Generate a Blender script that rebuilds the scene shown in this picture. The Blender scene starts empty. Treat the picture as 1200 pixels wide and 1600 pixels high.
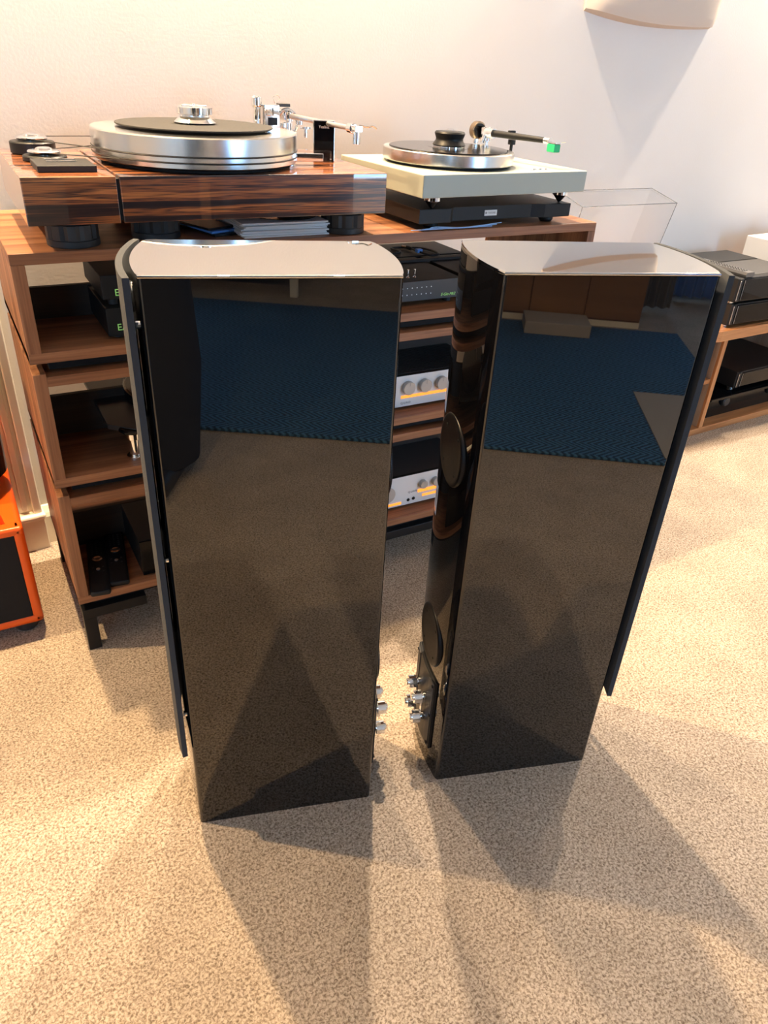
import bpy, bmesh, math, random
from mathutils import Vector, Matrix
random.seed(7)
PI = math.pi
SC = bpy.context.scene
COL = SC.collection

# ------------------------------------------------------------------ camera
F_PX, PITCH, ROLL, YAW, CAM_Z = 1154.83, 0.5468, 0.0629, 0.5399, 1.0865
cp, sp = math.cos(PITCH), math.sin(PITCH)
fw = Vector((0, cp, -sp)); rt = Vector((1, 0, 0)); up = rt.cross(fw)
r2 = math.cos(ROLL) * rt + math.sin(ROLL) * up
u2 = -math.sin(ROLL) * rt + math.cos(ROLL) * up
Rz = Matrix.Rotation(-YAW, 3, 'Z')
r2, u2, fw = Rz @ r2, Rz @ u2, Rz @ fw
cam = bpy.data.cameras.new('camera'); cam.sensor_fit = 'VERTICAL'; cam.sensor_height = 32; cam.sensor_width = 24
cam.lens = F_PX / 1600 * 32; cam.clip_start = 0.02
co = bpy.data.objects.new('camera', cam); COL.objects.link(co)
M = Matrix((( r2.x, u2.x, -fw.x, 0), (r2.y, u2.y, -fw.y, 0), (r2.z, u2.z, -fw.z, CAM_Z), (0, 0, 0, 1)))
co.matrix_world = M
SC.camera = co

# ------------------------------------------------------------------ view, world
SC.view_settings.view_transform = 'Standard'; SC.view_settings.look = 'None'
SC.view_settings.gamma = 1; SC.view_settings.use_curve_mapping = False
SC.view_settings.exposure = 2.0
w = bpy.data.worlds.new('world'); SC.world = w; w.use_nodes = True
w.node_tree.nodes['Background'].inputs[0].default_value = (0.38, 0.64, 1.0, 1)
w.node_tree.nodes['Background'].inputs[1].default_value = 4.0
SC.cycles.max_bounces = 10; SC.cycles.diffuse_bounces = 4; SC.cycles.glossy_bounces = 5
SC.cycles.transmission_bounces = 8; SC.cycles.transparent_max_bounces = 8
SC.cycles.sample_clamp_indirect = 6; SC.cycles.caustics_reflective = False; SC.cycles.caustics_refractive = False

CEIL = 2.4
UL, UR, VB = -3.0, 4.2, -3.0              # left wall, right wall, back wall
WANG = math.radians(4.5); WV0 = 1.76      # the equipment wall turns slightly away to the right
def wall_v(u): return WV0 + math.tan(WANG) * u
WIN_A = (-2.75, -1.35, 0.75, 2.1)         # windows in the back wall: u0,u1,z0,z1
WIN_B = (1.55, 3.6, 0.25, 2.15)

def portal(n, u0, u1, z0, z1):
    l = bpy.data.lights.new(n, 'AREA'); l.shape = 'RECTANGLE'; l.size = u1 - u0; l.size_y = z1 - z0
    l.cycles.is_portal = True
    o = bpy.data.objects.new(n, l); COL.objects.link(o)
    o.location = ((u0 + u1) / 2, VB - 0.13, (z0 + z1) / 2); o.rotation_euler = (PI / 2, 0, 0)
portal('window_portal', *WIN_A); portal('window_portal', *WIN_B)

# track lamps over the racks (pos u, energy, colour)
LAMPS = [(-0.95, 13, (1.0, .72, .40)), (0.06, 15, (1.0, .70, .38)), (0.56, 5.5, (1.0, .76, .50)), (0.97, 14, (1.0, .80, .58)),
         (2.72, 12.5, (1.0, .84, .66)), (3.4, 7, (1.0, .84, .66))]
LAMP_V, LAMP_Z = 1.66, 2.24
FILL_LAMPS = [(-0.6, -1.2), (1.6, -1.0)]  # unseen downlights added as warm fill for the room behind the camera

# ------------------------------------------------------------------ materials
def nodes(name):
    m = bpy.data.materials.new(name); m.use_nodes = True
    nt = m.node_tree; b = nt.nodes['Principled BSDF']
    return m, nt, b
def mat(name, col, rough=.5, metal=0, ior=1.5, coat=0, trans=0, emit=None, es=1, bump=0, bscale=200, aniso=0, sheen=0):
    m, nt, b = nodes(name)
    b.inputs['Base Color'].default_value = (*col, 1); b.inputs['Roughness'].default_value = rough
    b.inputs['Metallic'].default_value = metal; b.inputs['IOR'].default_value = ior
    b.inputs['Coat Weight'].default_value = coat; b.inputs['Coat Roughness'].default_value = .03
    b.inputs['Transmission Weight'].default_value = trans
    b.inputs['Anisotropic'].default_value = aniso; b.inputs['Sheen Weight'].default_value = sheen
    if emit: b.inputs['Emission Color'].default_value = (*emit, 1); b.inputs['Emission Strength'].default_value = es
    n = nt.nodes.new('ShaderNodeTexNoise'); n.inputs['Scale'].default_value = bscale
    tc = nt.nodes.new('ShaderNodeTexCoord'); nt.links.new(tc.outputs['Object'], n.inputs['Vector'])
    if bump:
        bp = nt.nodes.new('ShaderNodeBump'); bp.inputs['Strength'].default_value = bump; bp.inputs['Distance'].default_value = .002
        nt.links.new(n.outputs['Fac'], bp.inputs['Height']); nt.links.new(bp.outputs['Normal'], b.inputs['Normal'])
    elif metal == 0 and trans == 0 and rough > .15:
        mr = nt.nodes.new('ShaderNodeMapRange'); mr.inputs['To Min'].default_value = rough * .9; mr.inputs['To Max'].default_value = min(1, rough * 1.1)
        nt.links.new(n.outputs['Fac'], mr.inputs['Value']); nt.links.new(mr.outputs['Result'], b.inputs['Roughness'])
    return m
def ramp(nt, stops):
    r = nt.nodes.new('ShaderNodeValToRGB'); e = r.color_ramp.elements
    while len(e) < len(stops): e.new(.5)
    for i, (p, c) in enumerate(stops): e[i].position = p; e[i].color = (*c, 1)
    return r
def wood(name, stops, axis='x', freq=30, stretch=.06, rough=.45, coat=0, warp=.4, ior=1.5, off=0.0, detail=5, fine=.35):
    """grain running along axis"""
    m, nt, b = nodes(name); L = nt.links
    tc = nt.nodes.new('ShaderNodeTexCoord'); mp = nt.nodes.new('ShaderNodeMapping')
    s = [freq] * 3; s['xyz'.index(axis)] = freq * stretch; mp.inputs['Scale'].default_value = s
    mp.inputs['Location'].default_value = (off, off * 1.7, off * .6)
    L.new(tc.outputs['Object'], mp.inputs['Vector'])
    n = nt.nodes.new('ShaderNodeTexNoise'); n.inputs['Scale'].default_value = 1; n.inputs['Detail'].default_value = detail
    n.inputs['Distortion'].default_value = warp; L.new(mp.outputs['Vector'], n.inputs['Vector'])
    mp2 = nt.nodes.new('ShaderNodeMapping'); s2 = [freq * 9] * 3; s2['xyz'.index(axis)] = freq * .25; mp2.inputs['Scale'].default_value = s2
    L.new(tc.outputs['Object'], mp2.inputs['Vector'])
    n2 = nt.nodes.new('ShaderNodeTexNoise'); n2.inputs['Scale'].default_value = 1; n2.inputs['Detail'].default_value = 2; L.new(mp2.outputs['Vector'], n2.inputs['Vector'])
    mx = nt.nodes.new('ShaderNodeMath'); mx.operation = 'MULTIPLY_ADD'; mx.inputs[1].default_value = fine
    L.new(n2.outputs['Fac'], mx.inputs[0]); 
    sb = nt.nodes.new('ShaderNodeMath'); sb.operation = 'SUBTRACT'; sb.inputs[1].default_value = fine / 2; L.new(n.outputs['Fac'], sb.inputs[0])
    L.new(sb.outputs[0], mx.inputs[2])
    r = ramp(nt, stops); L.new(mx.outputs[0], r.inputs['Fac']); L.new(r.outputs['Color'], b.inputs['Base Color'])
    b.inputs['Roughness'].default_value = rough; b.inputs['Coat Weight'].default_value = coat; b.inputs['Coat Roughness'].default_value = .02; b.inputs['Coat IOR'].default_value = 1.9; b.inputs['IOR'].default_value = ior
    bp = nt.nodes.new('ShaderNodeBump'); bp.inputs['Strength'].default_value = .12 if not coat else .02; bp.inputs['Distance'].default_value = .001
    L.new(n2.outputs['Fac'], bp.inputs['Height']); L.new(bp.outputs['Normal'], b.inputs['Normal'])
    return m
WAL = [(.3, (.13, .047, .02)), (.45, (.25, .10, .043)), (.58, (.36, .155, .07)), (.75, (.44, .21, .10))]
ROS = [(.34, (.015, .006, .005)), (.42, (.05, .016, .009)), (.455, (.36, .11, .028)), (.49, (.08, .022, .011)), (.53, (.46, .15, .04)), (.565, (.50, .17, .045)), (.60, (.05, .015, .008)), (.66, (.38, .12, .03)), (.74, (.04, .012, .007))]
OAK = [(.3, (.30, .11, .035)), (.5, (.48, .20, .07)), (.7, (.62, .29, .11))]
LGT = [(.3, (.30, .19, .12)), (.5, (.42, .29, .19)), (.7, (.52, .38, .26))]
m_walx = wood('walnut_along', WAL, 'x'); m_waly = wood('walnut_deep', WAL, 'y'); m_walz = wood('walnut_upright', WAL, 'z', 34)
m_rosx = wood('rosewood_lacquer', ROS, 'x', 58, .025, .32, 1.0, .15, detail=2.5, fine=.16)
m_rosy = wood('rosewood_lacquer_b', ROS, 'x', 58, .03, .32, 1.0, .2, off=3.1, detail=2.5, fine=.16)
m_oak = wood('oiled_oak', OAK, 'x', 26, .08, .4); m_oakz = wood('oiled_oak_upright', OAK, 'z', 26, .08, .4)
m_light = wood('pale_planks', LGT, 'z', 22, .1, .5)
m_sideb = wood('sideboard_wood', [(.3, (.16, .075, .03)), (.7, (.30, .15, .065))], 'x', 8, .1, .35)
m_piano = mat('piano_black_lacquer', (.003, .003, .004), .015, ior=1.8)
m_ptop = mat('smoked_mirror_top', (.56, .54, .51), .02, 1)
m_black = mat('satin_black', (.010, .010, .011), .42, ior=1.35)
m_blackm = mat('matt_black', (.012, .012, .013), .7, ior=1.3)
m_port = mat('port_moulding', (.006, .006, .0075), .42, ior=1.3)
m_wdark = wood('shaded_back', [(.3, (.016, .008, .004)), (.7, (.045, .022, .011))], 'x', 30, .06, .6)  # back panels: wood colour darkened to carry the shade inside the shelves
m_blackg = mat('gloss_black', (.006, .006, .007), .06)
m_gloss = mat('black_glass', (.004, .004, .005), .03, ior=1.28)
m_tint = mat('smoked_plinth', (.035, .031, .028), .3)
m_case = mat('black_device_case', (.014, .0135, .0135), .5, ior=1.35, bump=.15, bscale=900)
m_grey = mat('dark_grey_device', (.05, .047, .046), .5)
m_rubber = mat('black_rubber', (.02, .021, .023), .5)
m_grille = mat('grille_cloth', (.021, .024, .030), .9, bump=.5, bscale=1500, sheen=.08)
m_rgrey = mat('remote_grey', (.16, .155, .15), .35, .6)
m_chrome = mat('chrome', (.86, .87, .88), .06, 1)
m_steel = mat('turned_aluminium', (.72, .71, .69), .2, 1, aniso=.6)
m_satin = mat('satin_aluminium', (.62, .62, .62), .33, 1)
m_white = mat('white_enamel', (.74, .73, .72), .4)
m_knob = mat('grey_knob', (.42, .41, .40), .35, .3)
m_orange = mat('orange_shell', (.86, .11, .008), .3)
m_strip = mat('orange_window', (.95, .27, .03), .4, emit=(1, .28, .03), es=.35)
m_plinth = mat('champagne_plinth', (.38, .40, .345), .35, .15)
m_mat = mat('record_mat', (.04, .038, .037), .7, ior=1.25)
m_vinyl = mat('vinyl', (.008, .008, .009), .12)
m_paper = mat('paper_edge', (.86, .88, .90), .6)
m_lblue = mat('pale_blue_sleeve', (.35, .55, .85), .5)
m_blue = mat('blue_tag', (.10, .30, .75), .5)
m_green = mat('green_cartridge', (.02, .42, .17), .35)
m_lgreen = mat('green_lettering', (.38, .72, .22), .5, emit=(.3, .8, .15), es=.06)
m_dot = mat('white_print', (.8, .8, .8), .5)
m_print = mat('grey_print', (.25, .25, .25), .5)
m_bronze = mat('bronze_weight', (.45, .33, .22), .22, 1)
m_trim = mat('cream_gloss_paint', (.80, .74, .62), .4)
m_acre = mat('acrylic_edge', (.35, .37, .40), .1, ior=1.45, trans=.6)
m_curt = mat('grey_curtain', (.30, .27, .24), .9)
m_bcurt = mat('blue_sheer', (.25, .38, .60), .8)
m_sofa = mat('navy_sofa', (.02, .035, .06), .9)
m_cloth = mat('dark_cloth', (.012, .015, .022), .9)
m_skin = mat('skin', (.55, .32, .22), .5)
m_hair = mat('brown_hair', (.05, .03, .02), .7)
m_pale = mat('pale_mat', (.42, .36, .30), .9)
m_fill = mat('fill_diffuser', (1, .9, .75), .5, emit=(1, .82, .55), es=7)  # glowing disc of the added fill downlights
m_plaster = mat('plaster', (.62, .52, .43), .8, bump=.1, bscale=60)
m_ceil = mat('ceiling_paint', (.80, .76, .70), .9)
m_shoe = mat('shoe_leather', (.01, .01, .011), .4)

def thin_clear(name, tint, k):
    m, nt, b = nodes(name); L = nt.links
    out = nt.nodes['Material Output']; nt.nodes.remove(b)
    tr = nt.nodes.new('ShaderNodeBsdfTransparent'); tr.inputs[0].default_value = (*tint, 1)
    gl = nt.nodes.new('ShaderNodeBsdfGlossy'); gl.inputs['Roughness'].default_value = .01
    lw = nt.nodes.new('ShaderNodeLayerWeight'); lw.inputs['Blend'].default_value = .5
    pw = nt.nodes.new('ShaderNodeMath'); pw.operation = 'POWER'; pw.inputs[1].default_value = 5; L.new(lw.outputs['Facing'], pw.inputs[0])
    fr = nt.nodes.new('ShaderNodeMath'); fr.operation = 'MULTIPLY_ADD'; fr.inputs[1].default_value = .7; fr.inputs[2].default_value = k; L.new(pw.outputs[0], fr.inputs[0])
    mx = nt.nodes.new('ShaderNodeMixShader'); L.new(fr.outputs[0], mx.inputs[0]); L.new(tr.outputs[0], mx.inputs[1]); L.new(gl.outputs[0], mx.inputs[2])
    L.new(mx.outputs[0], out.inputs['Surface']); return m
m_glassp = thin_clear('window_glass', (.96, .98, .97), .04)
m_acr = thin_clear('clear_acrylic', (.985, .985, .985), .03)
def wallmat():
    m, nt, b = nodes('cream_wall_paint'); L = nt.links
    tc = nt.nodes.new('ShaderNodeTexCoord'); n = nt.nodes.new('ShaderNodeTexNoise'); n.inputs['Scale'].default_value = 2.2
    L.new(tc.outputs['Object'], n.inputs['Vector'])
    r = ramp(nt, [(.3, (.72, .68, .63)), (.7, (.76, .725, .68))]); L.new(n.outputs['Fac'], r.inputs['Fac']); L.new(r.outputs['Color'], b.inputs['Base Color'])
    b.inputs['Roughness'].default_value = .7
    n2 = nt.nodes.new('ShaderNodeTexNoise'); n2.inputs['Scale'].default_value = 160; L.new(tc.outputs['Object'], n2.inputs['Vector'])
    bp = nt.nodes.new('ShaderNodeBump'); bp.inputs['Strength'].default_value = .12; bp.inputs['Distance'].default_value = .002
    L.new(n2.outputs['Fac'], bp.inputs['Height']); L.new(bp.outputs['Normal'], b.inputs['Normal'])
    return m
m_wall = wallmat()
def carpetmat():
    m, nt, b = nodes('twist_pile_carpet'); L = nt.links
    tc = nt.nodes.new('ShaderNodeTexCoord')
    n = nt.nodes.new('ShaderNodeTexNoise'); n.inputs['Scale'].default_value = 260; n.inputs['Detail'].default_value = 3; n.inputs['Roughness'].default_value = .6; n.inputs['Distortion'].default_value = .6
    L.new(tc.outputs['Object'], n.inputs['Vector'])
    r = ramp(nt, [(.34, (.19, .133, .09)), (.47, (.40, .31, .23)), (.60, (.62, .51, .40))]); L.new(n.outputs['Fac'], r.inputs['Fac'])
    n3 = nt.nodes.new('ShaderNodeTexNoise'); n3.inputs['Scale'].default_value = 7; L.new(tc.outputs['Object'], n3.inputs['Vector'])
    r3 = ramp(nt, [(.35, (.86, .86, .86)), (.65, (1, 1, 1))]); L.new(n3.outputs['Fac'], r3.inputs['Fac'])
    mx = nt.nodes.new('ShaderNodeMix'); mx.data_type = 'RGBA'; mx.blend_type = 'MULTIPLY'; mx.inputs['Factor'].default_value = 1
    L.new(r.outputs['Color'], mx.inputs['A']); L.new(r3.outputs['Color'], mx.inputs['B']); L.new(mx.outputs['Result'], b.inputs['Base Color'])
    b.inputs['Roughness'].default_value = .95
    bp = nt.nodes.new('ShaderNodeBump'); bp.inputs['Strength'].default_value = .7; bp.inputs['Distance'].default_value = .004
    L.new(n.outputs['Fac'], bp.inputs['Height']); L.new(bp.outputs['Normal'], b.inputs['Normal'])
    return m
m_carpet = carpetmat()
def rugmat():
    m, nt, b = nodes('navy_herringbone'); L = nt.links
    tc = nt.nodes.new('ShaderNodeTexCoord'); sx = nt.nodes.new('ShaderNodeSeparateXYZ'); L.new(tc.outputs['Object'], sx.inputs[0])
    def math_(op, a, bb):
        k = nt.nodes.new('ShaderNodeMath'); k.operation = op
        for i, v in enumerate((a, bb)):
            if isinstance(v, (int, float)): k.inputs[i].default_value = v
            else: L.new(v, k.inputs[i])
        return k.outputs[0]
    pp = math_('PINGPONG', sx.outputs['Y'], .045)
    s = math_('SINE', math_('MULTIPLY', math_('ADD', sx.outputs['X'], math_('MULTIPLY', pp, 1.2)), 260), 0)
    n = nt.nodes.new('ShaderNodeTexNoise'); n.inputs['Scale'].default_value = 180; L.new(tc.outputs['Object'], n.inputs['Vector'])
    f = math_('ADD', math_('MULTIPLY', s, .30), n.outputs['Fac'])
    r = ramp(nt, [(.25, (.006, .028, .065)), (.75, (.07, .20, .36))]); L.new(f, r.inputs['Fac']); L.new(r.outputs['Color'], b.inputs['Base Color'])
    b.inputs['Roughness'].default_value = .95
    bp = nt.nodes.new('ShaderNodeBump'); bp.inputs['Strength'].default_value = .6; bp.inputs['Distance'].default_value = .004
    L.new(f, bp.inputs['Height']); L.new(bp.outputs['Normal'], b.inputs['Normal'])
    return m
m_rug = rugmat()

# ------------------------------------------------------------------ shape helpers (add to a bmesh)
def nb(): return bmesh.new()
def _xf(bm, vs, Mx):
    if Mx is not None: bmesh.ops.transform(bm, matrix=Mx, verts=vs)
def box(bm, x0, x1, y0, y1, z0, z1, bev=0, seg=2, Mx=None):
    r = bmesh.ops.create_cube(bm, size=1)
    vs = r['verts']
    for v in vs:
        v.co = Vector(((x0 + x1) / 2 + v.co.x * (x1 - x0), (y0 + y1) / 2 + v.co.y * (y1 - y0), (z0 + z1) / 2 + v.co.z * (z1 - z0)))
    if bev:
        es = list({e for v in vs for e in v.link_edges})
        rr = bmesh.ops.bevel(bm, geom=vs + es, offset=bev, segments=seg, affect='EDGES', profile=.5)
        vs = list({v for v in rr['verts']} | {v for f in rr['faces'] for v in f.verts})
    _xf(bm, vs, Mx); return bm
def prism(bm, poly, z0, z1, bev=0, Mx=None, seg=2):
    lo = [bm.verts.new((x, y, z0)) for x, y in poly]; hi = [bm.verts.new((x, y, z1)) for x, y in poly]
    n = len(poly); fs = [bm.faces.new(lo[::-1]), bm.faces.new(hi)]
    for i in range(n): fs.append(bm.faces.new((lo[i], lo[(i + 1) % n], hi[(i + 1) % n], hi[i])))
    vs = lo + hi
    if bev:
        es = list({e for f in fs[:2] for e in f.edges})
        rr = bmesh.ops.bevel(bm, geom=es, offset=bev, segments=seg, affect='EDGES', profile=.5)
        vs = list({v for f in rr['faces'] for v in f.verts} | {v for v in vs if v.is_valid})
    _xf(bm, vs, Mx); return bm
def lathe(bm, prof, seg=32, c=(0, 0, 0), Mx=None):
    rings = []; allv = []
    for r, z in prof:
        if r < 1e-6: ring = [bm.verts.new((c[0], c[1], c[2] + z))]
        else: ring = [bm.verts.new((c[0] + r * math.cos(2 * PI * i / seg), c[1] + r * math.sin(2 * PI * i / seg), c[2] + z)) for i in range(seg)]
        rings.append(ring); allv += ring
    for a, b in zip(rings, rings[1:]):
        for i in range(seg):
            j = (i + 1) % seg
            if len(a) == 1 and len(b) == 1: continue
            if len(a) == 1: bm.faces.new((a[0], b[j], b[i]))
            elif len(b) == 1: bm.faces.new((a[i], a[j], b[0]))
            else: bm.faces.new((a[i], a[j], b[j], b[i]))
    if len(rings[0]) > 1: bm.faces.new(rings[0][::-1])
    if len(rings[-1]) > 1: bm.faces.new(rings[-1])
    _xf(bm, allv, Mx); return bm
def cyl(bm, r, z0, z1, c=(0, 0), seg=24, bev=0, Mx=None):
    b = bev or min(r, abs(z1 - z0)) * .06
    return lathe(bm, [(0, z0), (r - b, z0), (r, z0 + b), (r, z1 - b), (r - b, z1), (0, z1)], seg, (c[0], c[1], 0), Mx)
def tube(bm, pts, r, seg=8, closed=False):
    pts = [Vector(p) for p in pts]; n = len(pts); rings = []
    rad = r if isinstance(r, (list, tuple)) else [r] * n
    up_ = Vector((0, 0, 1))
    for i, p in enumerate(pts):
        d = (pts[min(i + 1, n - 1)] - pts[max(i - 1, 0)]).normalized()
        a = d.cross(up_)
        if a.length < 1e-3: a = d.cross(Vector((0, 1, 0)))
        a.normalize(); b = d.cross(a)
        rings.append([bm.verts.new(p + rad[i] * (math.cos(2 * PI * k / seg) * a + math.sin(2 * PI * k / seg) * b)) for k in range(seg)])
    for a, b in zip(rings, rings[1:]):
        for k in range(seg): bm.faces.new((a[k], a[(k + 1) % seg], b[(k + 1) % seg], b[k]))
    bm.faces.new(rings[0][::-1]); bm.faces.new(rings[-1])
    return bm
def spline(pts, n=8):
    P_ = [Vector(p) for p in pts]; out = []
    for i in range(len(P_) - 1):
        p0 = P_[max(i - 1, 0)]; p1 = P_[i]; p2 = P_[i + 1]; p3 = P_[min(i + 2, len(P_) - 1)]
        for k in range(n):
            t = k / n
            out.append(.5 * ((2 * p1) + (-p0 + p2) * t + (2 * p0 - 5 * p1 + 4 * p2 - p3) * t * t + (-p0 + 3 * p1 - 3 * p2 + p3) * t ** 3))
    out.append(P_[-1]); return out
def T(x=0, y=0, z=0): return Matrix.Translation((x, y, z))
def RX(a): return Matrix.Rotation(a, 4, 'X')
def RY(a): return Matrix.Rotation(a, 4, 'Y')
def RZ(a): return Matrix.Rotation(a, 4, 'Z')
FRONT = RX(PI / 2)        # local +z turned to -y: for knobs and dials on a front face

def P(name, bm, m, parent=None, smooth=False, label=None, kind=None):
    bmesh.ops.recalc_face_normals(bm, faces=bm.faces)
    me = bpy.data.meshes.new(name); bm.to_mesh(me); bm.free()
    me.materials.append(m)
    if smooth:
        for p in me.polygons: p.use_smooth = True
        try: me.set_sharp_from_angle(angle=math.radians(35))
        except Exception: pass
    o = bpy.data.objects.new(name, me); COL.objects.link(o)
    if smooth:
        wn = o.modifiers.new('normals', 'WEIGHTED_NORMAL'); wn.keep_sharp = True; wn.weight = 100
    if parent: o.parent = parent
    if label: o['label'] = label
    if kind: o['kind'] = kind
    return o
def tag(o, label, cat, group=None, kind=None):
    o['label'] = label; o['category'] = cat
    if group: o['group'] = group
    if kind: o['kind'] = kind
    return o
def thing(name, label, cat, loc, rz=0, group=None):
    o = bpy.data.objects.new(name, None); COL.objects.link(o); o.location = loc; o.rotation_euler = (0, 0, rz); o.empty_display_size = .05
    return tag(o, label, cat, group)
def S(name, bm, m, parent=None):
    return P(name, bm, m, parent, kind='structure')
def text(body, size, m, parent, loc, rot=(PI / 2, 0, 0), align='LEFT', name='lettering', shear=0, space=1):
    c = bpy.data.curves.new(name, 'FONT'); c.body = body; c.size = size; c.extrude = .0002; c.align_x = align; c.shear = shear; c.space_character = space
    c.materials.append(m)
    tmp = bpy.data.objects.new('tmp', c); me = bpy.data.meshes.new_from_object(tmp); bpy.data.objects.remove(tmp); me.name = name
    o = bpy.data.objects.new(name, me); COL.objects.link(o); o.location = loc; o.rotation_euler = rot
    o.parent = parent; return o
def dup(root, loc, rz, label):
    r = root.copy(); COL.objects.link(r); r.location = loc; r.rotation_euler = (0, 0, rz); r['label'] = label
    for ch in list(root.children):
        c = ch.copy(); COL.objects.link(c); c.parent = r
        for g in list(ch.children):
            d = g.copy(); COL.objects.link(d); d.parent = c
    return r

# ------------------------------------------------------------------ room shell
S('floor', box(nb(), UL - .1, UR + .1, VB - .2, 2.6, -.1, 0), m_carpet)
S('ceiling', box(nb(), UL - .1, UR + .1, VB - .2, 2.6, CEIL, CEIL + .1), m_ceil)
o = S('wall_front', box(nb(), -4, 6, 0, .12, 0, CEIL), m_wall); o.location = (0, WV0, 0); o.rotation_euler = (0, 0, WANG)
S('wall_left', box(nb(), UL - .12, UL, VB - .2, 2.4, 0, CEIL), m_wall)
S('wall_right', box(nb(), UR, UR + .12, VB - .2, 2.4, 0, CEIL), m_wall)
bm = nb(); y0, y1 = VB - .12, VB
a, b_ = WIN_A, WIN_B
box(bm, UL, a[0], y0, y1, 0, CEIL); box(bm, a[1], b_[0], y0, y1, 0, CEIL); box(bm, b_[1], UR, y0, y1, 0, CEIL)
for q in (a, b_):
    box(bm, q[0], q[1], y0, y1, 0, q[2]); box(bm, q[0], q[1], y0, y1, q[3], CEIL)
S('wall_back', bm, m_wall)
for i, q in enumerate((a, b_)):
    bm = nb()
    for (u0, u1, z0, z1) in ((q[0], q[1], q[2], q[2] + .05), (q[0], q[1], q[3] - .05, q[3]), (q[0], q[0] + .05, q[2], q[3]), (q[1] - .05, q[1], q[2], q[3]), ((q[0] + q[1]) / 2 - .03, (q[0] + q[1]) / 2 + .03, q[2], q[3])):
        box(bm, u0, u1, VB - .08, VB - .03, z0, z1)
    f = S('window_%d' % (i + 1), bm, m_white)
    S('window_glass', box(nb(), q[0] + .05, q[1] - .05, VB - .06, VB - .056, q[2] + .05, q[3] - .05), m_glassp, f)
bm = nb()
prof = [(0, 0), (.018, 0), (.018, .075), (.014, .085), (.010, .09), (.004, .10), (0, .102)]
vs = [[bm.verts.new((x, -d, z)) for d, z in prof] for x in (-4, 6)]
for i in range(len(prof) - 1): bm.faces.new((vs[0][i], vs[1][i], vs[1][i + 1], vs[0][i + 1]))
o = S('baseboard_front', bm, m_trim); o.location = (0, WV0, 0); o.rotation_euler = (0, 0, WANG)

# door casing on the left, behind the rack
bm = nb()
box(bm, -.045, .055, -.018, 0, .10, 2.05, .002)
for k in range(2): box(bm, -.035 + k * .055, -.02 + k * .055, -.028, -.017, .11, 2.04, .003)
box(bm, .043, .062, -.034, -.0, .10, 2.06, .003)
o = S('trim_1', bm, m_trim); o.location = (0, wall_v(0), 0); o.rotation_euler = (0, 0, WANG)
bm = nb(); box(bm, -.052, .064, -.038, 0, 0, .085, .002); box(bm, -.052, .068, -.046, 0, .085, .1, .005)
S('plinth_block', bm, m_trim, o)
o = S('door_1', box(nb(), -.9, -.05, -.02, -.002, .005, 2.0, .002), m_trim); o.location = (0, wall_v(0), 0); o.rotation_euler = (0, 0, WANG)
for k in range(2):
    bm = nb()
    for (x0, x1, z0, z1) in ((-.42, -.12, .2 + k * .95, .22 + k * .95), (-.42, -.12, .93 + k * .95 - k * .1, .95 + k * .95 - k * .1), (-.42, -.40, .2 + k * .95, .95 + k * .85), (-.14, -.12, .2 + k * .95, .95 + k * .85)):
        box(bm, x0, x1, -.03, -.019, z0, z1, .004)
    S('door_panel_moulding', bm, m_trim, o)

# ------------------------------------------------------------------ lamps
def lamp(u, v, e, colr, aim=(0, -.35, -1), cone=150, z=LAMP_Z, lab=''):
    t = thing('track_spotlight', lab, 'spotlight', (u, v, z), 0, 'ceiling spotlights above the equipment wall')
    d = Vector(aim).normalized(); q = d.to_track_quat('-Z', 'Y').to_matrix().to_4x4()
    bm = nb(); lathe(bm, [(.034, .0), (.036, .004), (.036, .10), (.028, .11), (0, .11), ], 24, Mx=q)
    P('lamp_head', bm, m_white, t, True)
    h = CEIL - z
    P('stem', cyl(nb(), .008, .06, h, seg=12), m_white, t, True)
    P('ceiling_rose', cyl(nb(), .04, h - .02, h, seg=20), m_white, t, True)
    l = bpy.data.lights.new('lamp_light', 'SPOT'); l.energy = e; l.color = colr; l.spot_size = math.radians(cone); l.spot_blend = .9; l.shadow_soft_size = .022
    lo = bpy.data.objects.new('lamp_light', l); COL.objects.link(lo); lo.parent = t
    lo.matrix_local = Matrix.Translation(d * .03) @ q
ords = ['leftmost', 'second from the left', 'third from the left', 'fourth from the left', 'fifth from the left', 'rightmost']
for i, (u, e, c_) in enumerate(LAMPS):
    lamp(u, LAMP_V + .08 * max(u, 0), e * 4, c_, lab='white ceiling spotlight, ' + ords[i] + ' of the row above the racks')
for i, (u, v) in enumerate(FILL_LAMPS):
    t = thing('fill_downlight', 'round white ceiling downlight added as fill over the ' + ('left', 'right')[i] + ' of the navy rug', 'downlight', (u, v, CEIL - .03))
    P('bezel', lathe(nb(), [(.05, 0), (.065, .004), (.065, .03), (.04, .03)], 32), m_white, t, True)
    P('diffuser', cyl(nb(), .049, .001, .012, seg=32), m_fill, t, True)
    l = bpy.data.lights.new('fill_light', 'SPOT'); l.energy = (2.5, 2.5)[i]; l.color = (1, .82, .66); l.spot_size = math.radians((130, 130)[i]); l.spot_blend = .8; l.shadow_soft_size = .05
    lo = bpy.data.objects.new('fill_light', l); COL.objects.link(lo); lo.parent = t; lo.location = (0, 0, -.02)

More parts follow.
